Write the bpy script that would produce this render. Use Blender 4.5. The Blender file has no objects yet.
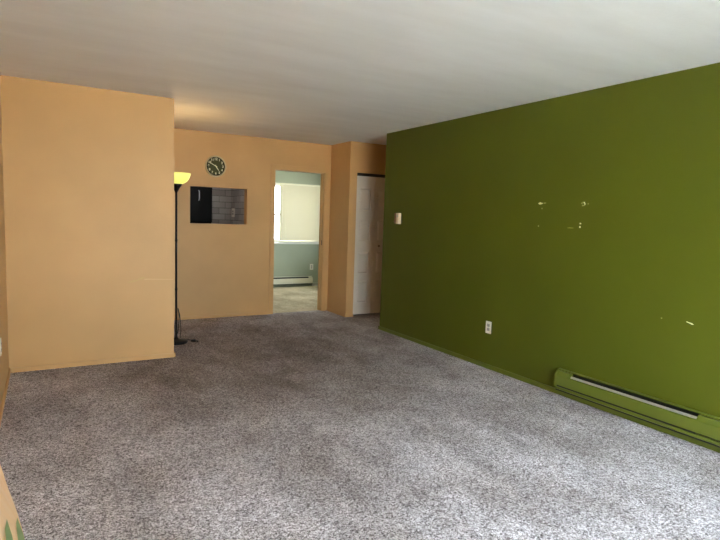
import bpy, bmesh, math, random
from mathutils import Vector, Matrix
random.seed(7)
SC = bpy.context.scene
COL = SC.collection
PI = math.pi

# ------------------------------------------------------------------ camera
def camera():
    f_px, yaw, pitch, roll, h = 540.8, 0.5315, -0.0960, 0.0337, 1.399
    f = Vector((math.sin(yaw)*math.cos(pitch), math.cos(yaw)*math.cos(pitch), math.sin(pitch)))
    r = Vector((math.cos(yaw), -math.sin(yaw), 0)); u = r.cross(f)
    c, s = math.cos(roll), math.sin(roll)
    r2 = c*r + s*u; u2 = -s*r + c*u
    cd = bpy.data.cameras.new('camera'); co = bpy.data.objects.new('camera', cd); COL.objects.link(co)
    cd.sensor_width = 36; cd.lens = f_px/720*36; cd.clip_start = 0.02
    m = Matrix((r2, u2, -f)).transposed().to_4x4(); m.translation = (0, 0, h)
    co.matrix_world = m
    SC.camera = co
camera()

# ------------------------------------------------------------------ world: plain overcast daylight
W = bpy.data.worlds.new('overcast_sky'); SC.world = W; W.use_nodes = True
bg = W.node_tree.nodes['Background']
bg.inputs[0].default_value = (0.86, 0.95, 1.06, 1); bg.inputs[1].default_value = 8.0
SC.view_settings.view_transform = 'Standard'; SC.view_settings.look = 'None'
SC.view_settings.gamma = 1; SC.view_settings.use_curve_mapping = False
SC.view_settings.exposure = 1.28
SC.cycles.use_denoising = True
SC.cycles.max_bounces = 10; SC.cycles.diffuse_bounces = 6; SC.cycles.transparent_max_bounces = 12
SC.cycles.sample_clamp_indirect = 6

sl = bpy.data.lights.new('sun', 'SUN'); sl.energy = 125; sl.angle = 0.02; sl.color = (1.0, 0.97, 0.92)
so = bpy.data.objects.new('sun', sl); COL.objects.link(so); so.rotation_euler = (math.radians(-48), 0, math.radians(-36))

def portal(name, loc, rot, sx, sy):
    l = bpy.data.lights.new(name, 'AREA'); l.shape = 'RECTANGLE'; l.size = sx; l.size_y = sy
    l.cycles.is_portal = True
    o = bpy.data.objects.new(name, l); COL.objects.link(o); o.location = loc; o.rotation_euler = rot
    return o

# ------------------------------------------------------------------ plan of the place (metres; camera at x=0, y=0)
G = 3.666      # green wall face
L = -0.271     # left wall face
P = 5.315      # partition face
XP = 1.070     # partition free end
B = 7.157      # far wall face
D = 6.580      # closet wall face
XH = 3.657     # jog wall face
E_ = 5.698     # end of green wall
REAR = -0.45   # window wall behind the camera
H = 2.44
T = 0.11
KB = 8.84      # kitchen far wall
KX = 2.70      # kitchen right wall face
BB = 9.85      # bedroom far wall
DX0, DX1, DZ = 2.782, 3.568, 2.04          # bedroom doorway
PX0, PX1, PZ0, PZ1 = 1.640, 2.393, 1.256, 1.735   # pass-through
RX0, RX1, RZ0, RZ1 = 0.75, 3.35, 0.06, 2.12   # patio window behind the camera
WX0, WX1, WZ0, WZ1 = 3.80, 4.90, 0.865, 2.02     # bedroom window

portal('patio_daylight', ((RX0+RX1)/2, REAR-T-0.01, (RZ0+RZ1)/2), (-PI/2, 0, 0), RX1-RX0, RZ1-RZ0)
portal('bedroom_daylight', ((WX0+WX1)/2, BB+T+0.02, (WZ0+WZ1)/2), (PI/2, 0, 0), WX1-WX0, WZ1-WZ0)

# ------------------------------------------------------------------ materials
def srgb(r, g, b):
    f = lambda c: (c/255/12.92) if c/255 <= 0.04045 else ((c/255+0.055)/1.055)**2.4
    return (f(r), f(g), f(b), 1)
def mat(name, col, rough=0.6, metal=0.0, spec=0.5):
    m = bpy.data.materials.new(name); m.use_nodes = True
    b = m.node_tree.nodes['Principled BSDF']
    b.inputs['Base Color'].default_value = col; b.inputs['Roughness'].default_value = rough
    b.inputs['Metallic'].default_value = metal; b.inputs['Specular IOR Level'].default_value = spec
    return m
def nodes(m):
    nt = m.node_tree; return nt, nt.nodes, nt.links, nt.nodes['Principled BSDF']
def texco(nt, scale=(1, 1, 1)):
    t = nt.nodes.new('ShaderNodeTexCoord'); mp = nt.nodes.new('ShaderNodeMapping')
    mp.inputs['Scale'].default_value = scale
    nt.links.new(t.outputs['Object'], mp.inputs['Vector']); return mp.outputs['Vector']
def noise(nt, vec, scale, detail=2, rough=0.5):
    n = nt.nodes.new('ShaderNodeTexNoise'); n.inputs['Scale'].default_value = scale
    n.inputs['Detail'].default_value = detail; n.inputs['Roughness'].default_value = rough
    nt.links.new(vec, n.inputs['Vector']); return n.outputs['Fac']
def ramp(nt, fac, stops):
    r = nt.nodes.new('ShaderNodeValToRGB'); nt.links.new(fac, r.inputs['Fac'])
    el = r.color_ramp.elements
    while len(el) < len(stops): el.new(0.5)
    for e, (p, c) in zip(el, stops): e.position = p; e.color = c
    return r.outputs['Color']
def bump(nt, h, strength, dist=0.01):
    b = nt.nodes.new('ShaderNodeBump'); b.inputs['Strength'].default_value = strength
    b.inputs['Distance'].default_value = dist; nt.links.new(h, b.inputs['Height']); return b.outputs['Normal']
def mixc(nt, fac, a, b, mode='MIX'):
    n = nt.nodes.new('ShaderNodeMix'); n.data_type = 'RGBA'; n.blend_type = mode
    def put(sock, v):
        if hasattr(v, 'links') or hasattr(v, 'is_linked'): nt.links.new(v, sock)
        else: sock.default_value = v
    put(n.inputs['Factor'], fac); put(n.inputs['A'], a); put(n.inputs['B'], b)
    return n.outputs['Result']
def scl(c, k): return (c[0]*k, c[1]*k, c[2]*k, 1)

def paint(name, col, rough=0.55, var=0.06, bmp=0.12, spec=0.4, roller=90):
    """Rolled wall paint: orange-peel relief and a faint uneven coat."""
    m = mat(name, col, rough, spec=spec); nt, N, K, bs = nodes(m); v = texco(nt)
    big = noise(nt, v, 1.7, 3)
    c = ramp(nt, big, [(0.3, scl(col, 1-var)), (0.7, scl(col, 1+var))])
    K.new(c, bs.inputs['Base Color'])
    K.new(bump(nt, noise(nt, v, roller, 3), bmp, 0.004), bs.inputs['Normal'])
    return m

M = {}
M['tan'] = paint('tan_wall_paint', srgb(198, 154, 98), 0.5)
M['green'] = paint('olive_green_wall_paint', srgb(80, 86, 19), 0.5, var=0.05, spec=0.2)
M['green_lit'] = paint('olive_green_enamel_lit', srgb(95, 103, 33), 0.3, var=0.03, bmp=0.03)  # wall green made lighter: sheen and light put into the enamel colour
M['sage'] = paint('sage_grey_wall_paint', srgb(160, 165, 144), 0.6)
M['ceil'] = paint('white_ceiling_paint', srgb(226, 222, 215), 0.85, var=0.03, bmp=0.3, spec=0.1, roller=45)
# streaky brushwork on the ceiling
nt, N, K, bs = nodes(M['ceil']); v = texco(nt, (0.6, 2.2, 1))
K.new(ramp(nt, noise(nt, v, 1.6, 5, 0.6), [(0.3, srgb(232, 230, 228)), (0.7, srgb(242, 241, 240))]), bs.inputs['Base Color'])
M['white'] = mat('white_gloss_paint', srgb(228, 226, 218), 0.35)
M['door_white'] = paint('offwhite_door_paint', srgb(226, 214, 196), 0.45, var=0.02, bmp=0.04)
M['plate'] = mat('ivory_plastic', srgb(238, 234, 222), 0.3)
M['plate_grey'] = mat('grey_plastic', srgb(176, 172, 166), 0.4)
M['dark'] = mat('closet_shade', srgb(16, 14, 12), 0.7)
M['slot'] = mat('black_slot', srgb(20, 20, 18), 0.5)
M['black'] = mat('black_lamp_enamel', srgb(9, 7, 7), 0.45, spec=0.2)
M['fridge'] = mat('black_appliance_enamel', srgb(5, 5, 5), 0.5, spec=0.08)
M['chrome'] = mat('brushed_steel', srgb(200, 200, 200), 0.28, 1.0)
M['alu'] = mat('aluminium_deflector', srgb(205, 205, 205), 0.38, 0.85)
M['brass'] = mat('dark_brass', srgb(110, 84, 52), 0.35, 0.8)
M['heater_cream'] = mat('cream_heater_enamel', srgb(226, 220, 198), 0.4)
M['spackle'] = mat('bare_plaster', srgb(228, 222, 196), 0.8)
M['chip'] = mat('chipped_pale_paint', srgb(150, 148, 96), 0.8)
M['thermo'] = mat('beige_thermostat_plastic', srgb(214, 190, 156), 0.4)
M['thermo_brown'] = mat('brown_thermostat_cover', srgb(128, 84, 58), 0.4)
M['clock_face'] = mat('dark_olive_clock_face', srgb(76, 77, 50), 0.8, spec=0.1)
M['clock_rim'] = mat('champagne_clock_rim', srgb(196, 176, 132), 0.4, 0.1)
M['clock_mark'] = mat('cream_clock_numerals', srgb(232, 224, 190), 0.5)
M['grout'] = mat('dark_grout', srgb(70, 66, 60), 0.9)
M['concrete'] = paint('outdoor_concrete', srgb(150, 150, 146), 0.9, bmp=0.3)
M['scuff'] = mat('scuffed_pale_paint', srgb(211, 169, 112), 0.6)
M['scuff_green'] = mat('rubbed_khaki_mark', srgb(198, 160, 96), 0.6)
M['lino'] = paint('beige_kitchen_floor', srgb(170, 155, 130), 0.4)

def brickmat():
    m = mat('grey_glazed_tile', srgb(150, 146, 142), 0.3); nt, N, K, bs = nodes(m)
    oi = N.new('ShaderNodeObjectInfo')
    K.new(ramp(nt, oi.outputs['Random'], [(0, srgb(138, 133, 128)), (1, srgb(168, 163, 158))]), bs.inputs['Base Color'])
    K.new(bump(nt, noise(nt, texco(nt), 30, 3), 0.15, 0.003), bs.inputs['Normal'])
    return m
M['tile'] = brickmat()

def glassmat():
    m = bpy.data.materials.new('window_glass'); m.use_nodes = True; nt = m.node_tree; nt.nodes.clear()
    out = nt.nodes.new('ShaderNodeOutputMaterial'); mx = nt.nodes.new('ShaderNodeMixShader')
    tr = nt.nodes.new('ShaderNodeBsdfTransparent'); gl = nt.nodes.new('ShaderNodeBsdfGlossy'); fr = nt.nodes.new('ShaderNodeFresnel')
    tr.inputs[0].default_value = (0.93, 0.96, 0.95, 1); gl.inputs['Roughness'].default_value = 0.02; fr.inputs[0].default_value = 1.25
    nt.links.new(fr.outputs[0], mx.inputs[0]); nt.links.new(tr.outputs[0], mx.inputs[1]); nt.links.new(gl.outputs[0], mx.inputs[2])
    nt.links.new(mx.outputs[0], out.inputs[0]); return m
M['glass'] = glassmat()

def blindmat():
    m = bpy.data.materials.new('cream_vinyl_slat'); m.use_nodes = True; nt = m.node_tree; nt.nodes.clear()
    out = nt.nodes.new('ShaderNodeOutputMaterial'); mx = nt.nodes.new('ShaderNodeMixShader')
    d = nt.nodes.new('ShaderNodeBsdfDiffuse'); t = nt.nodes.new('ShaderNodeBsdfTranslucent')
    d.inputs[0].default_value = srgb(214, 206, 184); t.inputs[0].default_value = srgb(246, 236, 204); mx.inputs[0].default_value = 0.008
    nt.links.new(d.outputs[0], mx.inputs[1]); nt.links.new(t.outputs[0], mx.inputs[2]); nt.links.new(mx.outputs[0], out.inputs[0]); return m
M['blind'] = blindmat()

def carpet(name, lo, mid, hi, brown_oval=False):
    m = mat(name, mid, 0.95, spec=0.08); nt, N, K, bs = nodes(m); v = texco(nt)
    def vor(scale):
        n = N.new('ShaderNodeTexVoronoi'); n.inputs['Scale'].default_value = scale; K.new(v, n.inputs['Vector'])
        s_ = N.new('ShaderNodeSeparateColor'); K.new(n.outputs['Color'], s_.inputs[0]); return s_.outputs[0], n.outputs['Distance']
    c1, d1 = vor(210); c2, _ = vor(95)
    ad = N.new('ShaderNodeMath'); ad.operation = 'MULTIPLY_ADD'; K.new(c2, ad.inputs[0]); ad.inputs[1].default_value = 0.35
    sb = N.new('ShaderNodeMath'); sb.operation = 'MULTIPLY'; K.new(c1, sb.inputs[0]); sb.inputs[1].default_value = 0.65
    K.new(sb.outputs[0], ad.inputs[2])
    c = ramp(nt, ad.outputs[0], [(0.10, lo), (0.48, mid), (0.88, hi)])
    # trodden and vacuumed patches
    vs = texco(nt, (1.0, 0.7, 1))
    patch = ramp(nt, noise(nt, vs, 1.9, 5, 0.65), [(0.38, (0.72, 0.69, 0.665, 1)), (0.58, (1.04, 1.04, 1.04, 1))])
    vv = texco(nt, (7.0, 1.2, 1)); w2 = noise(nt, vv, 1.0, 3, 0.5)
    streak = ramp(nt, w2, [(0.35, (0.92, 0.92, 0.92, 1)), (0.65, (1.04, 1.04, 1.04, 1))])
    c = mixc(nt, 1.0, c, patch, 'MULTIPLY'); c = mixc(nt, 1.0, c, streak, 'MULTIPLY')
    if brown_oval:                                    # darker brown oval over the far middle of the floor, ragged edge
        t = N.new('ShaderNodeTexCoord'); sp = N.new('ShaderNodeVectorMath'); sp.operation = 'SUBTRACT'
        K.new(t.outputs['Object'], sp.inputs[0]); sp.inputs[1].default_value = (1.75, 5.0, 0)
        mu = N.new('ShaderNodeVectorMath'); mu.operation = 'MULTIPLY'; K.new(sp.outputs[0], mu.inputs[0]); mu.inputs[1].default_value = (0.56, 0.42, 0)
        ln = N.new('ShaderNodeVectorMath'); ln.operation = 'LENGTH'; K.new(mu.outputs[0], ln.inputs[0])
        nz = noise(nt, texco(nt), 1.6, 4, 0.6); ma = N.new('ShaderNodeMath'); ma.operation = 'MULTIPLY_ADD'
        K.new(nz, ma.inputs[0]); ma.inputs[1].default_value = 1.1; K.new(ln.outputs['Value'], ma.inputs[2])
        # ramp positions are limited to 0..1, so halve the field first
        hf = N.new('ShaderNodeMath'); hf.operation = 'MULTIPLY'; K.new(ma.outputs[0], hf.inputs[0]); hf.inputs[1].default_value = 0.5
        oval_tint = ramp(nt, hf.outputs[0], [(0.50, (0.60, 0.555, 0.515, 1)), (0.86, (1, 1, 1, 1))])
        c = mixc(nt, 1.0, c, oval_tint, 'MULTIPLY')
    K.new(c, bs.inputs['Base Color'])
    K.new(bump(nt, d1, 0.5, 0.006), bs.inputs['Normal'])
    return m
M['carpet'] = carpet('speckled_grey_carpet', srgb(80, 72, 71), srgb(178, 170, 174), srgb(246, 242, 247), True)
M['carpet_bed_lit'] = carpet('bedroom_carpet_lit_beige', srgb(160, 142, 116), srgb(204, 186, 156), srgb(236, 222, 196))  # same carpet as the room, beige window light put into its colour

M['board'] = paint('tan_board_paint', srgb(236, 192, 146), 0.5)
M['smear'] = mat('green_paint_smear', srgb(134, 148, 94), 0.5)

def shademat():
    m = mat('opal_lamp_glass', srgb(150, 150, 90), 0.3); nt, N, K, bs = nodes(m)
    bs.inputs['Emission Color'].default_value = (1.0, 0.93, 0.20, 1); bs.inputs['Emission Strength'].default_value = 0.40
    return m
M['shade'] = shademat()

# ------------------------------------------------------------------ mesh helpers
def bx(bm, x0, x1, y0, y1, z0, z1):
    r = bmesh.ops.create_cube(bm, size=1.0)
    for v in r['verts']:
        v.co = Vector((x0+(v.co.x+.5)*(x1-x0), y0+(v.co.y+.5)*(y1-y0), z0+(v.co.z+.5)*(z1-z0)))
    return r['verts']
def bev(bm, w, seg=2):
    bmesh.ops.bevel(bm, geom=list(bm.edges), offset=w, segments=seg, affect='EDGES', profile=0.6, clamp_overlap=True)
def lathe(bm, prof, seg=32, cx=0, cy=0, cz=0, axis='Z', cap=False):
    rings = []
    for r, z in prof:
        ring = []
        for i in range(seg):
            a = 2*PI*i/seg
            p = (r*math.cos(a), r*math.sin(a), z)
            if axis == 'Y': p = (p[0], p[2], p[1])
            if axis == 'X': p = (p[2], p[0], p[1])
            ring.append(bm.verts.new((cx+p[0], cy+p[1], cz+p[2])))
        rings.append(ring)
    for a, b in zip(rings, rings[1:]):
        for i in range(seg):
            bm.faces.new((a[i], a[(i+1) % seg], b[(i+1) % seg], b[i]))
    if cap:
        bm.faces.new(rings[0]); bm.faces.new(rings[-1])
    bmesh.ops.recalc_face_normals(bm, faces=bm.faces)
def tube(bm, pts, r, seg=8):
    pts = [Vector(p) for p in pts]; rings = []
    for i, p in enumerate(pts):
        d = (pts[min(i+1, len(pts)-1)]-pts[max(i-1, 0)]).normalized()
        a = d.orthogonal().normalized() if i == 0 else (rings_a - d*rings_a.dot(d)).normalized()
        rings_a = a; b = d.cross(a)
        rings.append([bm.verts.new(p + r*(math.cos(2*PI*k/seg)*a + math.sin(2*PI*k/seg)*b)) for k in range(seg)])
    for a, b in zip(rings, rings[1:]):
        for i in range(seg): bm.faces.new((a[i], a[(i+1) % seg], b[(i+1) % seg], b[i]))
    bm.faces.new(rings[0]); bm.faces.new(rings[-1])
    bmesh.ops.recalc_face_normals(bm, faces=bm.faces)
def spline(pts, n=8):
    out = []; p = [Vector(q) for q in pts]; p = [2*p[0]-p[1]] + p + [2*p[-1]-p[-2]]
    for i in range(1, len(p)-2):
        for k in range(n):
            t = k/n; a, b, c, d = p[i-1], p[i], p[i+1], p[i+2]
            out.append(0.5*((2*b)+(-a+c)*t+(2*a-5*b+4*c-d)*t*t+(-a+3*b-3*c+d)*t**3))
    out.append(p[-2]); return out
def obj(name, bm, m, parent=None, smooth=False):
    me = bpy.data.meshes.new(name); bm.to_mesh(me); bm.free()
    if smooth:
        for f in me.polygons: f.use_smooth = True
    me.materials.append(M[m] if isinstance(m, str) else m)
    o = bpy.data.objects.new(name, me); COL.objects.link(o)
    if parent is not None:
        o.parent = parent; o.matrix_parent_inverse = Matrix.Translation(parent.location).inverted()
    return o
def share(src, name, loc, parent):
    o = bpy.data.objects.new(name, src.data); COL.objects.link(o)
    o.parent = parent; o.matrix_parent_inverse = Matrix.Translation(parent.location).inverted(); o.location = loc
    return o
def boxobj(name, ext, m, parent=None, bevel=0):
    bm = bmesh.new(); bx(bm, *ext)
    if bevel: bev(bm, bevel)
    return obj(name, bm, m, parent)
def tag(o, label, cat, group=None):
    o['label'] = label; o['category'] = cat
    if group: o['group'] = group
    return o
def struct(o, label=None):
    o['kind'] = 'structure'
    if label: o['label'] = label
    return o
def empty(name, loc):
    o = bpy.data.objects.new(name, None); COL.objects.link(o); o.location = loc; o.empty_display_size = 0.1
    return o

def wall_x(name, x0, x1, y0, y1, m, holes=(), z1=H, lab=None):
    """Wall running along X, thickness y0..y1, with rectangular holes (xa, xb, za, zb)."""
    xs = sorted({x0, x1, *[h[0] for h in holes], *[h[1] for h in holes]})
    zs = sorted({0.0, z1, *[h[2] for h in holes], *[h[3] for h in holes]})
    inside = lambda x, z: any(h[0] < x < h[1] and h[2] < z < h[3] for h in holes)
    solid = [[not inside((xs[i]+xs[i+1])/2, (zs[j]+zs[j+1])/2) for j in range(len(zs)-1)] for i in range(len(xs)-1)]
    bm = bmesh.new(); cache = {}
    def V(x, y, z):
        k = (x, y, z)
        if k not in cache: cache[k] = bm.verts.new(k)
        return cache[k]
    S = lambda i, j: 0 <= i < len(xs)-1 and 0 <= j < len(zs)-1 and solid[i][j]
    for i in range(len(xs)-1):
        for j in range(len(zs)-1):
            if not solid[i][j]: continue
            a, b, c, d = xs[i], xs[i+1], zs[j], zs[j+1]
            bm.faces.new((V(a, y0, c), V(b, y0, c), V(b, y0, d), V(a, y0, d)))
            bm.faces.new((V(a, y1, c), V(a, y1, d), V(b, y1, d), V(b, y1, c)))
            if not S(i-1, j): bm.faces.new((V(a, y0, c), V(a, y0, d), V(a, y1, d), V(a, y1, c)))
            if not S(i+1, j): bm.faces.new((V(b, y0, c), V(b, y1, c), V(b, y1, d), V(b, y0, d)))
            if not S(i, j-1): bm.faces.new((V(a, y0, c), V(a, y1, c), V(b, y1, c), V(b, y0, c)))
            if not S(i, j+1): bm.faces.new((V(a, y0, d), V(b, y0, d), V(b, y1, d), V(a, y1, d)))
    bmesh.ops.recalc_face_normals(bm, faces=bm.faces)
    return struct(obj(name, bm, m), lab)

# ------------------------------------------------------------------ the setting
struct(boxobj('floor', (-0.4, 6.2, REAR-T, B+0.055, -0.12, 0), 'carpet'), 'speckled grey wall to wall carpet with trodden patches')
struct(boxobj('floor_bedroom', (2.70, 5.6, B+0.055, BB+T, -0.12, -0.001), 'carpet_bed_lit'), 'bedroom carpet beyond the doorway, window light put into its beige')
struct(boxobj('floor_kitchen', (0.8, 2.70, B+0.055, KB+T, -0.12, -0.001), 'lino'))
struct(boxobj('ceiling', (-0.4, 6.2, REAR-T, BB+T, H, H+0.12), 'ceil'), 'white painted ceiling with streaky brushwork')
struct(boxobj('ground_outside', (-20, 25, -25, 35, -0.5, -0.35), 'concrete'))

wl = struct(boxobj('wall_left', (L-T, L, REAR, B, 0, H), 'tan'))
wr = struct(boxobj('wall_right', (G, G+0.12, REAR, E_, 0, H), 'green'), 'olive green long wall with chipped plaster spots')
wp = struct(boxobj('wall_partition', (L, XP, P, P+0.115, 0, H), 'tan'), 'tan painted partition wall with a scuffed line')
wall_x('wall_back', L, 5.6, B, B+T, 'tan', [(PX0, PX1, PZ0, PZ1), (DX0, DX1, 0.0, DZ)], lab='tan far wall with doorway and kitchen opening')
struct(boxobj('wall_jog', (XH, XH+0.09, D, B, 0, H), 'tan'))
CX0, CX1, CZ = 3.773, 4.985, 2.023
wall_x('wall_closet', XH+0.09, 6.0, D, D+0.09, 'tan', [(CX0, CX1, 0.0, CZ)])
struct(boxobj('wall_hall_front', (G+0.12, 6.0, E_-0.12, E_, 0, H), 'tan'))
struct(boxobj('wall_hall_end', (6.0, 6.11, E_-0.12, D+0.09, 0, H), 'tan'))
struct(boxobj('wall_closet_end', (5.1, 5.2, D+0.09, B, 0, H), 'tan'))
wall_x('wall_rear', L-T, G+0.12, REAR-T, REAR, 'tan', [(RX0, RX1, RZ0, RZ1)])
# bedroom
wall_x('wall_bedroom_back', KX, 5.6, BB, BB+T, 'sage', [(WX0, WX1, WZ0, WZ1)], lab='sage grey bedroom wall under the window')
bm = bmesh.new()
for e in ((B+T, 8.15, 0, H), (9.25, BB, 0, H), (8.15, 9.25, 0, 0.9), (8.15, 9.25, 2.0, H)): bx(bm, 5.5, 5.6, *e)
struct(obj('wall_bedroom_right', bm, 'sage'))
w3 = empty('added_side_window', (5.5, 8.7, 0.9)); struct(w3)  # unseen window added to brighten the bedroom
bm = bmesh.new()
for e in ((8.15, 8.19, 0.9, 2.0), (9.21, 9.25, 0.9, 2.0), (8.19, 9.21, 0.9, 0.94), (8.19, 9.21, 1.96, 2.0), (8.68, 8.72, 0.94, 1.96)): bx(bm, 5.53, 5.58, *e)
obj('window_frame', bm, 'white', w3)
for a, b in ((8.19, 8.68), (8.72, 9.21)): boxobj('pane', (5.553, 5.557, a, b, 0.94, 1.96), 'glass', w3)
portal('added_side_daylight', (5.62, 8.7, 1.45), (PI/2, 0, PI/2), 1.1, 1.1)  # daylight portal of the added side window
struct(boxobj('wall_bedroom_front', (DX1+0.0, 5.5, B+T, B+T+0.012, 0, H), 'sage'))
struct(boxobj('wall_divider', (KX, DX0, B+T, BB, 0, H), 'sage'))
# kitchen shell
wk = struct(boxobj('wall_kitchen_back', (0.8, KX-0.008, KB+0.008, KB+T, 0, H), 'grout'))
wks = struct(boxobj('wall_kitchen_right', (KX-0.008, KX, B+T, KB+T, 0, H), 'grout'))
struct(boxobj('wall_kitchen_left', (0.8, 0.9, B+T, KB, 0, H), 'tan'))

# wall tiles in the kitchen, one object each: running bond, dark recessed joints
TW, TH, GAP = 0.203, 0.097, 0.006
tb = bmesh.new(); bx(tb, GAP/2, TW-GAP/2, -0.008, 0, GAP/2, TH-GAP/2); bev(tb, 0.0022, 1)
first = obj('tile', tb, 'tile', wk); first.location = (KX-0.008-TW, KB+0.008, 1.0)
hb = bmesh.new(); bx(hb, GAP/2, TW/2-GAP/2, -0.008, 0, GAP/2, TH-GAP/2); bev(hb, 0.0022, 1)
half = obj('tile', hb, 'tile', wk); half.location = (KX-0.008-TW/2, KB+0.008, 1.0+TH)
for j in range(-1, 10):
    off = 0 if j % 2 == 0 else TW/2
    for i in range(5):
        if j == 0 and i == 0: continue
        share(first, 'tile', (KX-0.008-off-(i+1)*TW, KB+0.008, 1.0+j*TH), wk)
    if j % 2 and j != 1: share(half, 'tile', (KX-0.008-TW/2, KB+0.008, 1.0+j*TH), wk)
sb = bmesh.new(); bx(sb, -0.008, 0, -TW+GAP/2, -GAP/2, GAP/2, TH-GAP/2); bev(sb, 0.0022, 1)
sfirst = obj('tile', sb, 'tile', wks); sfirst.location = (KX-0.008, KB, 1.0)
for j in range(-1, 10):
    off = 0 if j % 2 else -TW/2
    for i in range(6):
        if i == 0 and j == -1: sfirst.location = (KX-0.008, KB, 1.0-TH); continue
        if j % 2 == 0 and i == 0: continue
        share(sfirst, 'tile', (KX-0.008, KB-off-i*TW, 1.0+j*TH), wks)
sh = bmesh.new(); bx(sh, -0.008, 0, -TW/2+GAP/2, -GAP/2, GAP/2, TH-GAP/2); bev(sh, 0.0022, 1)
shalf = obj('tile', sh, 'tile', wks); shalf.location = (KX-0.008, KB, 1.0)
for j in range(2, 10, 2): share(shalf, 'tile', (KX-0.008, KB, 1.0+j*TH), wks)

# low painted base trims
BH, BT = 0.042, 0.013
def base(name, ext, m):
    bm = bmesh.new(); bx(bm, *ext); bev(bm, 0.004, 2); return struct(obj(name, bm, m))
base('baseboard_left', (L, L+BT, REAR, P, 0, BH), 'tan')
base('baseboard_right', (G-BT, G, REAR, E_, 0, BH), 'green_lit')  # lighter copy of the wall green paints this strip as lit
base('baseboard_right_end', (G-BT, G+0.12, E_, E_+BT, 0, BH), 'green')
base('baseboard_partition', (L+BT, XP, P-BT, P, 0, BH), 'tan')
base('baseboard_partition_end', (XP, XP+BT, P-BT, P+0.115, 0, BH), 'tan')
base('baseboard_back', (L, DX0-0.055, B-BT, B, 0, BH), 'tan')
base('baseboard_jog', (XH-BT, XH, D, B-BT, 0, BH), 'tan')
base('baseboard_closet', (XH-BT, CX0, D-BT, D, 0, BH), 'tan')
base('baseboard_bedroom', (4.675, 5.5, BB-BT, BB, 0, 0.07), 'white')

# doorway lining and casing
dw = empty('trim_1', (DX0, B, 0)); struct(dw, 'tan painted casing round the bedroom doorway')
boxobj('jamb', (DX0, DX0+0.014, B-0.004, B+T+0.004, 0, DZ-0.014), 'tan', dw, 0.002)
boxobj('jamb', (DX1-0.014, DX1, B-0.004, B+T+0.016, 0, DZ-0.014), 'tan', dw, 0.002)
boxobj('head_jamb', (DX0, DX1, B-0.004, B+T+0.004, DZ-0.014, DZ), 'tan', dw, 0.002)
boxobj('casing', (DX0-0.055, DX0, B-0.013, B, 0, DZ+0.055), 'tan', dw, 0.003)
boxobj('casing', (DX1, DX1+0.055, B-0.013, B, 0, DZ+0.055), 'tan', dw, 0.003)
boxobj('head_casing', (DX0, DX1, B-0.013, B, DZ, DZ+0.055), 'tan', dw, 0.003)
boxobj('door_stop', (DX1-0.026, DX1-0.014, B+0.05, B+0.075, 0, DZ-0.014), 'tan', dw, 0.002)
boxobj('strike_plate', (DX1-0.016, DX1-0.0135, B+0.02, B+0.046, 0.98, 1.05), 'brass', dw)

# folding closet door in the hall: leaves with four raised panels
cd = empty('door_1', (CX0, D, 0)); struct(cd, 'offwhite folding closet door with raised panels')
LW = (CX1-CX0)/4
rows = [(0.19, 0.51), (0.61, 0.92), (1.07, 1.37), (1.50, 1.815)]
for k in range(4):
    x0 = CX0+k*LW+0.002; x1 = x0+LW-0.004; y0, y1 = D+0.012, D+0.042
    z0, z1 = 0.028, 1.982; px0, px1 = x0+0.062, x1-0.062
    bm = bmesh.new()
    bx(bm, x0, px0, y0, y1, z0, z1); bx(bm, px1, x1, y0, y1, z0, z1)
    zz = [z0]+[q for r in rows for q in r]+[z1]
    for a, b in zip(zz[::2], zz[1::2]): bx(bm, px0, px1, y0, y1, a, b)
    bx(bm, px0, px1, y0+0.016, y1, rows[0][0], rows[-1][1])
    lf = obj('leaf', bm, 'door_white', cd)
    for a, b in rows:
        bm = bmesh.new(); yb = y0+0.016
        o_, i_ = 0.006, 0.028
        ov = [bm.verts.new((x, yb, z)) for x, z in ((px0+o_, a+o_), (px1-o_, a+o_), (px1-o_, b-o_), (px0+o_, b-o_))]
        iv = [bm.verts.new((x, y0+0.003, z)) for x, z in ((px0+i_, a+i_), (px1-i_, a+i_), (px1-i_, b-i_), (px0+i_, b-i_))]
        for q in range(4): bm.faces.new((ov[q], ov[(q+1) % 4], iv[(q+1) % 4], iv[q]))
        bm.faces.new(iv); bmesh.ops.recalc_face_normals(bm, faces=bm.faces)
        obj('raised_panel', bm, 'door_white', lf)
    if k in (1, 2):
        bm = bmesh.new(); kx = x0+0.085 if k == 1 else x1-0.085
        lathe(bm, [(0.0005, -0.034), (0.012, -0.032), (0.016, -0.024), (0.012, -0.014), (0.007, -0.010), (0.007, 0.0)], 16, kx, y0, 1.005, 'Y')
        obj('knob', bm, 'brass', lf, True)
boxobj('track', (CX0, CX1, D+0.015, D+0.045, CZ-0.022, CZ), 'slot', cd)
struct(boxobj('closet_shade_sheet', (XH+0.09, 5.1, B-0.01, B, 0, H), 'dark'))  # near-black sheet paints the shade inside the closet

# bedroom window, double hung, with sill
wn = empty('window_1', ((WX0+WX1)/2, BB, WZ0)); struct(wn, 'white double hung bedroom window')
def frame(x0, x1, z0, z1, y0, y1, w):
    bm = bmesh.new()
    bx(bm, x0, x0+w, y0, y1, z0, z1); bx(bm, x1-w, x1, y0, y1, z0, z1)
    bx(bm, x0+w, x1-w, y0, y1, z0, z0+w); bx(bm, x0+w, x1-w, y0, y1, z1-w, z1); return bm
obj('window_frame', frame(WX0, WX1, WZ0, WZ1, BB+0.03, BB+T, 0.035), 'white', wn)
zm = (WZ0+WZ1)/2-0.03
for z0, z1, yy in ((WZ0+0.035, zm+0.02, BB+0.055), (zm-0.02, WZ1-0.035, BB+0.08)):
    s_ = obj('sash', frame(WX0+0.035, WX1-0.035, z0, z1, yy, yy+0.022, 0.038), 'white', wn)
    boxobj('pane', (WX0+0.073, WX1-0.073, yy+0.009, yy+0.013, z0+0.038, z1-0.038), 'glass', s_)
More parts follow.
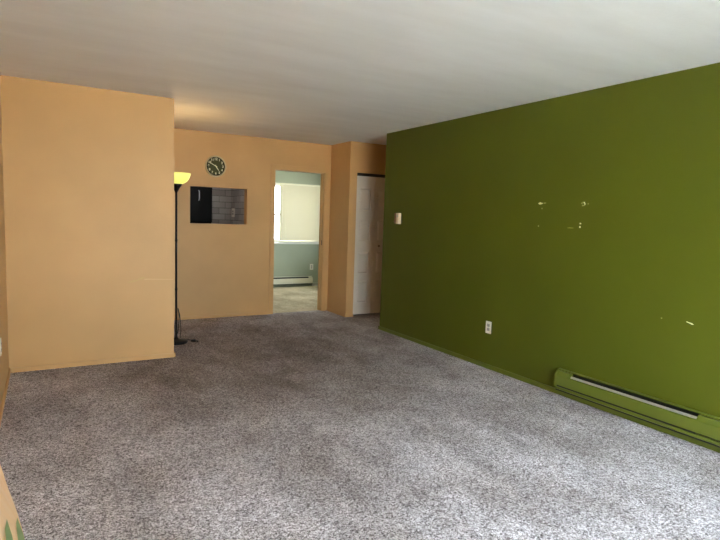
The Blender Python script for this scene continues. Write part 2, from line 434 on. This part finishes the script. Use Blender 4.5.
boxobj('window_sill', (WX0-0.05, WX1+0.05, BB-0.03, BB+0.03, WZ0-0.022, WZ0), 'white', wn, 0.003)

# patio window behind the camera: two glazed leaves
pw = empty('window_2', ((RX0+RX1)/2, REAR, RZ0)); struct(pw)
obj('window_frame', frame(RX0, RX1, RZ0, RZ1, REAR-T, REAR, 0.045), 'white', pw)
xm = (RX0+RX1)/2
for a, b, yy in ((RX0+0.045, xm+0.025, REAR-0.045), (xm-0.025, RX1-0.045, REAR-0.085)):
    s_ = obj('sash', frame(a, b, RZ0+0.045, RZ1-0.045, yy, yy+0.03, 0.05), 'white', pw)
    boxobj('pane', (a+0.05, b-0.05, yy+0.013, yy+0.017, RZ0+0.095, RZ1-0.095), 'glass', s_)

# ------------------------------------------------------------------ marks on the walls
def blob(name, pts, m, parent, plane, d=0.0012):
    """A thin flake with an irregular outline on a wall: pts are (a, z) on the plane ('x', X) or ('y', Y)."""
    bm = bmesh.new(); ax, val = plane
    mk = (lambda a, z, e: (val-e, a, z)) if ax == 'x' else (lambda a, z, e: (a, val-e, z))
    f = [bm.verts.new(mk(a, z, d)) for a, z in pts]; b = [bm.verts.new(mk(a, z, 0)) for a, z in pts]
    bm.faces.new(f)
    for i in range(len(pts)): bm.faces.new((f[i], f[(i+1) % len(pts)], b[(i+1) % len(pts)], b[i]))
    bmesh.ops.recalc_face_normals(bm, faces=bm.faces)
    return obj(name, bm, m, parent)
def ragged(cy, cz, ry, rz, n=9, rot=0):
    out = []
    for i in range(n):
        a = 2*PI*i/n; k = random.uniform(0.7, 1.1); y, z = ry*k*math.cos(a), rz*k*math.sin(a)
        out.append((cy+y*math.cos(rot)-z*math.sin(rot), cz+y*math.sin(rot)+z*math.cos(rot)))
    return out
gp = ('x', G)
blob('plaster_chip', ragged(3.238, 1.573, 0.030, 0.011), 'spackle', wr, gp)
blob('plaster_chip', ragged(3.192, 1.576, 0.018, 0.006), 'chip', wr, gp)
blob('plaster_chip', ragged(3.218, 1.530, 0.006, 0.008), 'chip', wr, gp)
for a in range(6):                                  # torn ring of paint round an anchor hole
    t = a*PI/3.4+0.4
    blob('plaster_chip', ragged(2.812+0.015*math.cos(t), 1.567+0.013*math.sin(t), 0.0075, 0.006, 7), 'spackle' if a in (2, 3) else 'chip', wr, gp)
blob('plaster_chip', ragged(2.768, 1.567, 0.006, 0.005), 'chip', wr, gp)
blob('plaster_chip', ragged(2.826, 1.413, 0.010, 0.0075), 'spackle', wr, gp)
blob('plaster_chip', ragged(2.828, 1.386, 0.007, 0.009), 'spackle', wr, gp)
blob('plaster_chip', ragged(3.243, 1.381, 0.008, 0.007), 'chip', wr, gp)
blob('rub_mark', ragged(2.92, 1.376, 0.035, 0.005), mat('rubbed_green', srgb(128, 130, 48), 0.6), wr, gp)
blob('plaster_chip', [(1.952, 0.786), (1.948, 0.790), (1.932, 0.787), (1.916, 0.785), (1.900, 0.777), (1.912, 0.774), (1.926, 0.779), (1.940, 0.783)], 'spackle', wr, gp)
blob('plaster_chip', ragged(2.118, 0.782, 0.006, 0.004), 'chip', wr, gp)
pp = ('y', P)
blob('scuff_line', [(0.800, 0.764), (0.808, 0.760), (0.850, 0.7605), (1.066, 0.7545), (1.066, 0.7575), (0.855, 0.767), (0.806, 0.769)], 'scuff', wp, pp, 0.0006)
blob('rub_mark', ragged(0.705, 0.748, 0.065, 0.010, 11, 0.22), 'scuff_green', wp, pp, 0.0004)
blob('rub_mark', ragged(0.775, 0.772, 0.04, 0.009, 9, 0.3), 'scuff_green', wp, pp, 0.0004)

# ------------------------------------------------------------------ base-board heater on the green wall
hx = G-0.066
h0, h1 = 0.55, 2.915
ht = empty('baseboard_heater', (G, h1, 0))
tag(ht, 'olive painted electric baseboard heater along the foot of the green wall', 'heater')
def hprof(name, y0, y1, prof, m, parent=ht):
    bm = bmesh.new()
    a = [bm.verts.new((x, y0, z)) for x, z in prof]; b = [bm.verts.new((x, y1, z)) for x, z in prof]
    n = len(prof)
    for i in range(n): bm.faces.new((a[i], a[(i+1) % n], b[(i+1) % n], b[i]))
    bm.faces.new(a); bm.faces.new(b); bmesh.ops.recalc_face_normals(bm, faces=bm.faces)
    return obj(name, bm, m, parent)
ZB, ZT = 0.062, 0.222
yA, yB = 1.800, 2.785          # heated length between the end boxes
g2 = 'green_lit'
ZF = ZT-0.042                  # top of the front panel
hprof('back_plate', h0, h1, [(G-0.001, ZB), (G-0.001, ZT), (G-0.034, ZT), (G-0.036, ZT-0.005), (G-0.006, ZT-0.005), (G-0.006, ZB)], g2)
hprof('bottom_lip', h0, h1-0.012, [(G-0.006, ZB), (hx+0.006, ZB), (hx+0.002, ZB+0.003), (hx+0.002, ZB+0.022), (hx+0.006, ZB+0.022), (hx+0.008, ZB+0.006), (G-0.006, ZB+0.006)], g2)
hprof('underside_shade', h0, h1-0.012, [(G-0.014, ZB-0.010), (hx+0.005, ZB-0.010), (hx+0.005, ZB), (G-0.014, ZB)], 'slot')  # dark strip painting the shadow line under the heater
hprof('front_panel', yA, yB, [(hx, ZB+0.036), (hx, ZF-0.008), (hx+0.010, ZF), (hx+0.012, ZF-0.002), (hx+0.003, ZF-0.010), (hx+0.003, ZB+0.036)], g2)
def endbox(y0, y1, name='end_box'):
    prof = [(G-0.006, ZB+0.036), (hx-0.001, ZB+0.036), (hx-0.001, ZF-0.004), (hx+0.010, ZF+0.010), (hx+0.024, ZT-0.014), (G-0.010, ZT-0.014)]
    return hprof(name, y0, y1, prof, g2)
endbox(yB, h1-0.012); endbox(h0+0.012, yA)
cap = [(G-0.001, ZB+0.020), (hx-0.003, ZB+0.020), (hx-0.003, ZF), (hx+0.008, ZF+0.020), (hx+0.028, ZT+0.003), (G-0.001, ZT+0.003)]
hprof('end_cap', h1-0.012, h1, cap, g2); hprof('end_cap', h0, h0+0.012, cap, g2)
hprof('deflector', yA+0.006, yB-0.006, [(hx+0.018, ZF-0.020), (hx+0.020, ZF+0.002), (hx+0.028, ZF+0.013), (hx+0.029, ZF+0.011), (hx+0.022, ZF+0.001), (hx+0.020, ZF-0.020)], 'alu')
hprof('inlet_shade', yA, h1-0.02, [(hx+0.009, ZB+0.007), (hx+0.009, ZB+0.050), (hx+0.011, ZB+0.050), (hx+0.011, ZB+0.007)], 'slot')  # black strip painted as shade behind the lower gap
hprof('slot_shade', h0+0.02, h1-0.02, [(G-0.0065, ZB+0.010), (G-0.0065, ZT-0.006), (G-0.0085, ZT-0.006), (G-0.0085, ZB+0.010)], 'slot')  # black sheet puts the upper slot's inner shade into colour
bm = bmesh.new(); tube(bm, [(hx+0.033, yA, 0.115), (hx+0.033, yB, 0.115)], 0.008, 10); obj('heating_element', bm, 'alu', ht, True)
fb = bmesh.new(); bx(fb, hx+0.010, hx+0.054, -0.0006, 0.0006, 0.085, 0.150)
fin0 = obj('fin', fb, 'alu', ht); fin0.location = (0, yB-0.05, 0)
for i in range(1, 60):
    share(fin0, 'fin', (0, yB-0.05-i*0.0153, 0), ht)

# ------------------------------------------------------------------ outlets
def outlet(name, loc, rz, label, m_face='plate_grey', w=0.072, hgt=0.117):
    root = empty(name, loc); tag(root, label, 'outlet')
    def add(nm, bm, m, par=root, sm=False):
        for v in bm.verts: v.co = Matrix.Rotation(rz, 3, 'Z') @ v.co
        me = bpy.data.meshes.new(nm); bm.to_mesh(me); bm.free(); me.materials.append(M[m])
        o = bpy.data.objects.new(nm, me); COL.objects.link(o); o.parent = par; return o
    bm = bmesh.new(); bx(bm, -w/2, w/2, -0.006, 0, -hgt/2, hgt/2); bev(bm, 0.002); add('plate', bm, 'plate')
    for s in (-1, 1):
        bm = bmesh.new(); bx(bm, -0.017, 0.017, -0.0085, -0.005, s*0.0195-0.014, s*0.0195+0.014); bev(bm, 0.003, 2)
        rc = add('receptacle', bm, m_face)
        for q in (-0.006, 0.006):
            bm = bmesh.new(); bx(bm, q-0.001, q+0.001, -0.0092, -0.0083, s*0.0195-0.003, s*0.0195+0.006)
            add('slot', bm, 'slot', rc)
    bm = bmesh.new(); lathe(bm, [(0.0001, -0.0078), (0.003, -0.0076), (0.003, -0.005)], 10, axis='Y'); add('screw', bm, 'chrome')
    return root
outlet('wall_outlet', (G, 3.768, 0.398), -PI/2, 'white duplex wall outlet low on the green wall')
outlet('wall_outlet', (L, 4.40, 0.43), PI/2, 'white duplex outlet on the narrow strip of left wall')
outlet('wall_outlet', (4.655, BB, 0.385), 0, 'small outlet on the sage bedroom wall above the heater end')
outlet('wall_outlet', (KX-0.016, 8.70, 1.415), -PI/2, 'outlet plate on the grey tiled kitchen wall', 'slot', 0.15, 0.14)

# ------------------------------------------------------------------ thermostat
th = empty('thermostat', (G, 5.366, 1.407)); tag(th, 'beige thermostat box near the far end of the green wall', 'thermostat')
boxobj('back_plate', (G-0.008, G, 5.316, 5.416, 1.342, 1.472), 'thermo', th, 0.002)
boxobj('cover', (G-0.036, G-0.008, 5.318, 5.372, 1.345, 1.469), 'thermo', th, 0.005)
boxobj('side_cover', (G-0.030, G-0.008, 5.376, 5.414, 1.345, 1.469), 'thermo_brown', th, 0.004)
bm = bmesh.new(); lathe(bm, [(0.0001, -0.044), (0.011, -0.043), (0.013, -0.036), (0.013, -0.03)], 16, G, 5.394, 1.372, 'X')
obj('dial', bm, 'thermo_brown', th, True)
bm = bmesh.new(); bx(bm, G-0.0368, G-0.0358, 5.330, 5.360, 1.425, 1.445); obj('scale_window', bm, 'plate_grey', th)

# ------------------------------------------------------------------ wall clock
cx, cz = 1.962, 2.006
ck = empty('wall_clock', (cx, B, cz)); tag(ck, 'round dark faced wall clock with pale rim and numerals', 'clock')
bm = bmesh.new(); lathe(bm, [(0.118, -0.020), (0.122, -0.030), (0.130, -0.033), (0.137, -0.028), (0.139, -0.015), (0.137, 0.0)], 48, cx, B, cz, 'Y'); obj('rim', bm, 'clock_rim', ck, True)
bm = bmesh.new(); lathe(bm, [(0.108, -0.0225), (0.1195, -0.0225), (0.1195, -0.019)], 48, cx, B, cz, 'Y'); obj('chapter_ring', bm, 'black', ck)
bm = bmesh.new(); lathe(bm, [(0.0005, -0.021), (0.119, -0.021), (0.119, -0.002), (0.0005, -0.002)], 48, cx, B, cz, 'Y'); obj('face', bm, 'clock_face', ck)
for n in range(1, 13):
    a = n*PI/6
    cu = bpy.data.curves.new('numeral', 'FONT'); cu.body = str(n); cu.size = 0.044 if n == 12 else 0.040; cu.align_x = 'CENTER'; cu.align_y = 'CENTER'; cu.extrude = 0.0008; cu.offset = 0.0012
    to = bpy.data.objects.new('numeral_tmp', cu); COL.objects.link(to)
    dg = bpy.context.evaluated_depsgraph_get(); me = bpy.data.meshes.new_from_object(to.evaluated_get(dg))
    bpy.data.objects.remove(to); bpy.data.curves.remove(cu)
    me.materials.clear(); me.materials.append(M['clock_mark'])
    o = bpy.data.objects.new('numeral', me); COL.objects.link(o); o.parent = ck
    o.location = (0.093*math.sin(a), -0.0228, 0.093*math.cos(a)); o.rotation_euler = (PI/2, 0, 0)
def hand(name, ang, ln, w, y):
    bm = bmesh.new(); bx(bm, -w/2, w/2, -0.0008, 0.0008, -0.018, ln); 
    for v in bm.verts:
        if v.co.z > 0: v.co.x *= 0.55
        v.co = Matrix.Rotation(ang, 3, 'Y') @ v.co
    me = bpy.data.meshes.new(name); bm.to_mesh(me); bm.free(); me.materials.append(M['clock_mark'])
    o = bpy.data.objects.new(name, me); COL.objects.link(o); o.parent = ck; o.location = (0, y, 0)
hand('hour_hand', math.radians(145), 0.064, 0.014, -0.026)
hand('minute_hand', math.radians(298), 0.096, 0.012, -0.0285)

# ------------------------------------------------------------------ floor lamp (uplighter) behind the partition end
lx, ly = 1.211, 5.90
lp = empty('floor_lamp', (lx, ly, 0)); tag(lp, 'black torchiere floor lamp with glowing yellow bowl beside the partition end', 'lamp')
bm = bmesh.new(); lathe(bm, [(0.001, 0.0), (0.116, 0.0), (0.120, 0.006), (0.118, 0.022), (0.100, 0.032), (0.035, 0.040), (0.020, 0.052), (0.0115, 0.07)], 40, lx, ly, 0); obj('base', bm, 'black', lp, True)
bm = bmesh.new(); lathe(bm, [(0.0115, 0.05), (0.0115, 1.612)], 16, lx, ly, 0); obj('pole', bm, 'black', lp, True)
for z in (0.58, 1.10):
    bm = bmesh.new(); lathe(bm, [(0.0115, z-0.012), (0.014, z-0.010), (0.014, z+0.010), (0.0115, z+0.012)], 16, lx, ly, 0); obj('pole_joint', bm, 'black', lp, True)
bm = bmesh.new(); lathe(bm, [(0.0115, 1.600), (0.020, 1.618), (0.030, 1.640), (0.050, 1.668), (0.060, 1.686), (0.056, 1.691), (0.001, 1.691)], 32, lx, ly, 0); obj('shade_holder', bm, 'black', lp, True)
bm = bmesh.new()
lathe(bm, [(0.056, 1.688), (0.080, 1.697), (0.106, 1.716), (0.126, 1.744), (0.139, 1.774), (0.1445, 1.801), (0.1415, 1.801), (0.134, 1.780), (0.121, 1.750), (0.100, 1.722), (0.072, 1.702), (0.044, 1.692)], 48, lx, ly, 0)
obj('lamp_shade', bm, 'shade', lp, True)
bm = bmesh.new(); lathe(bm, [(0.001, 1.70), (0.014, 1.70), (0.014, 1.722), (0.024, 1.735), (0.028, 1.752), (0.020, 1.772), (0.001, 1.778)], 20, lx, ly, 0)
bulbm = mat('lit_bulb', (1, .9, .7, 1)); b_ = bulbm.node_tree.nodes['Principled BSDF']; b_.inputs['Emission Color'].default_value = (1, .72, .38, 1); b_.inputs['Emission Strength'].default_value = 3
obj('bulb', bm, bulbm, lp, True)
bm = bmesh.new(); tube(bm, spline([(lx, ly+0.11, 0.012), (lx+0.06, ly+0.22, 0.06), (lx+0.105, ly+0.36, 0.20), (lx+0.105, ly+0.42, 0.30), (lx+0.135, ly+0.46, 0.20), (lx+0.125, ly+0.36, 0.07), (lx+0.09, ly+0.20, 0.006), (lx+0.14, ly+0.08, 0.005), (lx+0.19, ly+0.02, 0.006), (lx+0.225, ly-0.03, 0.005), (lx+0.20, ly-0.06, 0.005), (lx+0.15, ly-0.02, 0.005)]), 0.0045, 6); obj('cord', bm, 'black', lp, True)
bm = bmesh.new(); bx(bm, lx+0.155, lx+0.205, ly-0.01, ly+0.025, 0.0, 0.018); bev(bm, 0.005); obj('foot_switch', bm, 'black', lp)
pl = bpy.data.lights.new('lamp_glow', 'POINT'); pl.energy = 3.6; pl.color = (1.0, 0.60, 0.26); pl.shadow_soft_size = 0.03
po = bpy.data.objects.new('lamp_glow', pl); COL.objects.link(po); po.location = (lx, ly, 1.80); po.parent = lp; po.matrix_parent_inverse = Matrix.Translation(lp.location).inverted()

# ------------------------------------------------------------------ kitchen: refrigerator seen through the opening, unseen ceiling lamp added for light
fx0, fx1, fy0, fy1 = 1.445, 2.185, 8.12, 8.80
fr = empty('refrigerator', ((fx0+fx1)/2, (fy0+fy1)/2, 0)); tag(fr, 'black refrigerator in the kitchen beyond the wall opening', 'refrigerator')
boxobj('body', (fx0, fx1, fy0+0.055, fy1, 0.03, 1.82), 'fridge', fr, 0.006)
for nm, z0, z1 in (('fresh_food_door', 0.10, 1.245), ('freezer_door', 1.255, 1.82)):
    dd = boxobj(nm, (fx0, fx1, fy0, fy0+0.05, z0, z1), 'fridge', fr, 0.010)
    bm = bmesh.new(); hz0, hz1 = (1.575, 1.72) if z0 > 1 else (0.75, 1.18)
    hxx = 1.985
    tube(bm, spline([(hxx, fy0+0.004, hz0), (hxx, fy0-0.030, hz0+0.02), (hxx, fy0-0.036, (hz0+hz1)/2), (hxx, fy0-0.030, hz1-0.02), (hxx, fy0+0.004, hz1)]), 0.007, 10)
    obj('handle', bm, 'chrome', dd, True)
for x in (fx0+0.06, fx1-0.06):
    for y in (fy0+0.1, fy1-0.08):
        bm = bmesh.new(); lathe(bm, [(0.018, 0), (0.018, 0.032)], 12, x, y, 0, cap=True); obj('foot', bm, 'slot', fr)
boxobj('toe_grille', (fx0+0.01, fx1-0.01, fy0+0.06, fy0+0.07, 0.012, 0.09), 'slot', fr)
kl = empty('added_kitchen_lamp', (1.95, 7.75, H)); tag(kl, 'unseen round ceiling lamp added to light the kitchen', 'lamp')  # lamp out of view, added to brighten the tiles
bm = bmesh.new(); lathe(bm, [(0.15, 0), (0.155, -0.02), (0.14, -0.03)], 32, 1.95, 7.75, H); obj('rim', bm, 'chrome', kl, True)
opal = mat('added_lamp_opal', (1, .95, .9, 1)); b_ = opal.node_tree.nodes['Principled BSDF']; b_.inputs['Emission Color'].default_value = (1, .97, .94, 1); b_.inputs['Emission Strength'].default_value = 15.0
bm = bmesh.new(); lathe(bm, [(0.14, -0.03), (0.12, -0.06), (0.07, -0.082), (0.001, -0.09)], 32, 1.95, 7.75, H); obj('diffuser', bm, opal, kl, True)

# ------------------------------------------------------------------ bedroom: heater and blind
bh = empty('baseboard_heater', (3.9, BB, 0)); tag(bh, 'cream baseboard heater under the bedroom window', 'heater')
bx0, bx1 = 3.30, 4.66
boxobj('back_plate', (bx0, bx1, BB-0.008, BB, 0.045, 0.20), 'heater_cream', bh)
boxobj('front_panel', (bx0+0.09, bx1-0.09, BB-0.065, BB-0.060, 0.062, 0.168), 'heater_cream', bh, 0.0015)
boxobj('end_box', (bx1-0.09, bx1, BB-0.066, BB-0.008, 0.055, 0.178), 'heater_cream', bh, 0.003)
boxobj('end_box', (bx0, bx0+0.09, BB-0.066, BB-0.008, 0.055, 0.178), 'heater_cream', bh, 0.003)
boxobj('hood', (bx0, bx1, BB-0.048, BB-0.008, 0.196, 0.203), 'heater_cream', bh, 0.002)
boxobj('element', (bx0+0.09, bx1-0.09, BB-0.055, BB-0.010, 0.075, 0.19), 'slot', bh)
boxobj('bottom_lip', (bx0, bx1, BB-0.060, BB-0.008, 0.045, 0.052), 'slot', bh)

bl = empty('window_blind', (4.40, BB+0.012, WZ1)); tag(bl, 'cream mini blind lowered over the bright bedroom window', 'blind')
lx0, lx1 = 3.955, 4.87
yb = BB+0.012
boxobj('headrail', (lx0, lx1, yb-0.014, yb+0.014, WZ1-0.028, WZ1-0.001), 'heater_cream', bl, 0.002)
sm = bmesh.new()
w_, t_ = 0.0128, 0.0005
pr = [(-w_, 0), (-w_*0.5, 0.0012), (0, 0.0017), (w_*0.5, 0.0012), (w_, 0)]
for e in (0, t_):
    pass
top = [[sm.verts.new((x, a, b+t_)) for a, b in pr] for x in (lx0, lx1)]
for i in range(4): sm.faces.new((top[0][i], top[0][i+1], top[1][i+1], top[1][i]))
bot = [[sm.verts.new((x, a, b)) for a, b in pr] for x in (lx0, lx1)]
for i in range(4): sm.faces.new((bot[0][i+1], bot[0][i], bot[1][i], bot[1][i+1]))
for v in sm.verts:
    v.co = Matrix.Rotation(math.radians(-80), 3, 'X') @ v.co
slat0 = None
zs = WZ1-0.045
n_sl = int((zs-(WZ0+0.022))/0.0215)
for i in range(n_sl):
    z = zs-i*0.0215
    if slat0 is None:
        slat0 = obj('slat', sm, 'blind', bl, True); slat0.location = (0, yb, z)
    else: share(slat0, 'slat', (0, yb, z), bl)
boxobj('bottom_rail', (lx0, lx1, yb-0.012, yb+0.012, zs-n_sl*0.0215-0.008, zs-n_sl*0.0215+0.006), 'heater_cream', bl, 0.002)
for x in (lx0+0.12, lx1-0.12):
    bm = bmesh.new(); tube(bm, [(x, yb-0.0145, zs-n_sl*0.0215), (x, yb-0.0145, WZ1-0.01)], 0.0012, 6); obj('ladder_cord', bm, 'heater_cream', bl)
bm = bmesh.new(); tube(bm, [(lx0+0.05, yb-0.02, 1.25), (lx0+0.05, yb-0.018, WZ1-0.02)], 0.0035, 8); obj('tilt_wand', bm, 'plate', bl)

# ------------------------------------------------------------------ board leaning low against the left wall
bm = bmesh.new()
A, Z_ = Vector((-0.226, 3.345, 0.0)), Vector((-0.020, 2.02, 0.0))
n = 10; vs = []
for i in range(n+1):
    t = i/n; p = A.lerp(Z_, t); bow = 0.016*math.sin(PI*min(1, t*1.2))
    f_ = Vector((p.x+bow, p.y, 0.0)); top_ = Vector((L+0.004, p.y+0.02, 0.40))
    vs.append((f_, top_))
th_ = 0.012
fr_ = [[bm.verts.new(q) for q in v] for v in vs]
bk_ = [[bm.verts.new(q+Vector((-th_ if k == 0 else 0, 0, 0 if k == 0 else -0.02))) for k, q in enumerate(v)] for v in vs]
for i in range(n):
    bm.faces.new((fr_[i][0], fr_[i+1][0], fr_[i+1][1], fr_[i][1])); bm.faces.new((bk_[i][0], bk_[i][1], bk_[i+1][1], bk_[i+1][0]))
    bm.faces.new((fr_[i][0], bk_[i][0], bk_[i+1][0], fr_[i+1][0])); bm.faces.new((fr_[i][1], fr_[i+1][1], bk_[i+1][1], bk_[i][1]))
bm.faces.new((fr_[0][0], fr_[0][1], bk_[0][1], bk_[0][0])); bm.faces.new((fr_[n][0], bk_[n][0], bk_[n][1], fr_[n][1]))
bmesh.ops.recalc_face_normals(bm, faces=bm.faces)
brd = tag(obj('painted_board', bm, 'board'), 'tan board smeared with green paint leaning low by the left wall', 'board')

def on_board(t, s_):
    f_, top_ = vs[0]
    k = min(n-1, int(t*n)); u = t*n-k
    a = vs[k][0].lerp(vs[k+1][0], u); c = vs[k][1].lerp(vs[k+1][1], u)
    nr = (vs[n][0]-vs[0][0]).cross(c-a).normalized()
    if nr.x < 0: nr = -nr
    return a.lerp(c, s_) + nr*0.0015
for pts in ([(0.50, 0.10), (0.56, 0.03), (0.66, 0.005), (0.80, 0.01), (0.93, 0.02), (0.95, 0.10), (0.82, 0.17), (0.68, 0.19), (0.58, 0.17)],
            [(0.66, 0.37), (0.72, 0.30), (0.82, 0.25), (0.92, 0.27), (0.94, 0.36), (0.84, 0.40), (0.74, 0.41)]):
    bm = bmesh.new(); bm.faces.new([bm.verts.new(on_board(*q)) for q in pts]); bmesh.ops.triangulate(bm, faces=bm.faces); obj('paint_smear', bm, 'smear', brd)
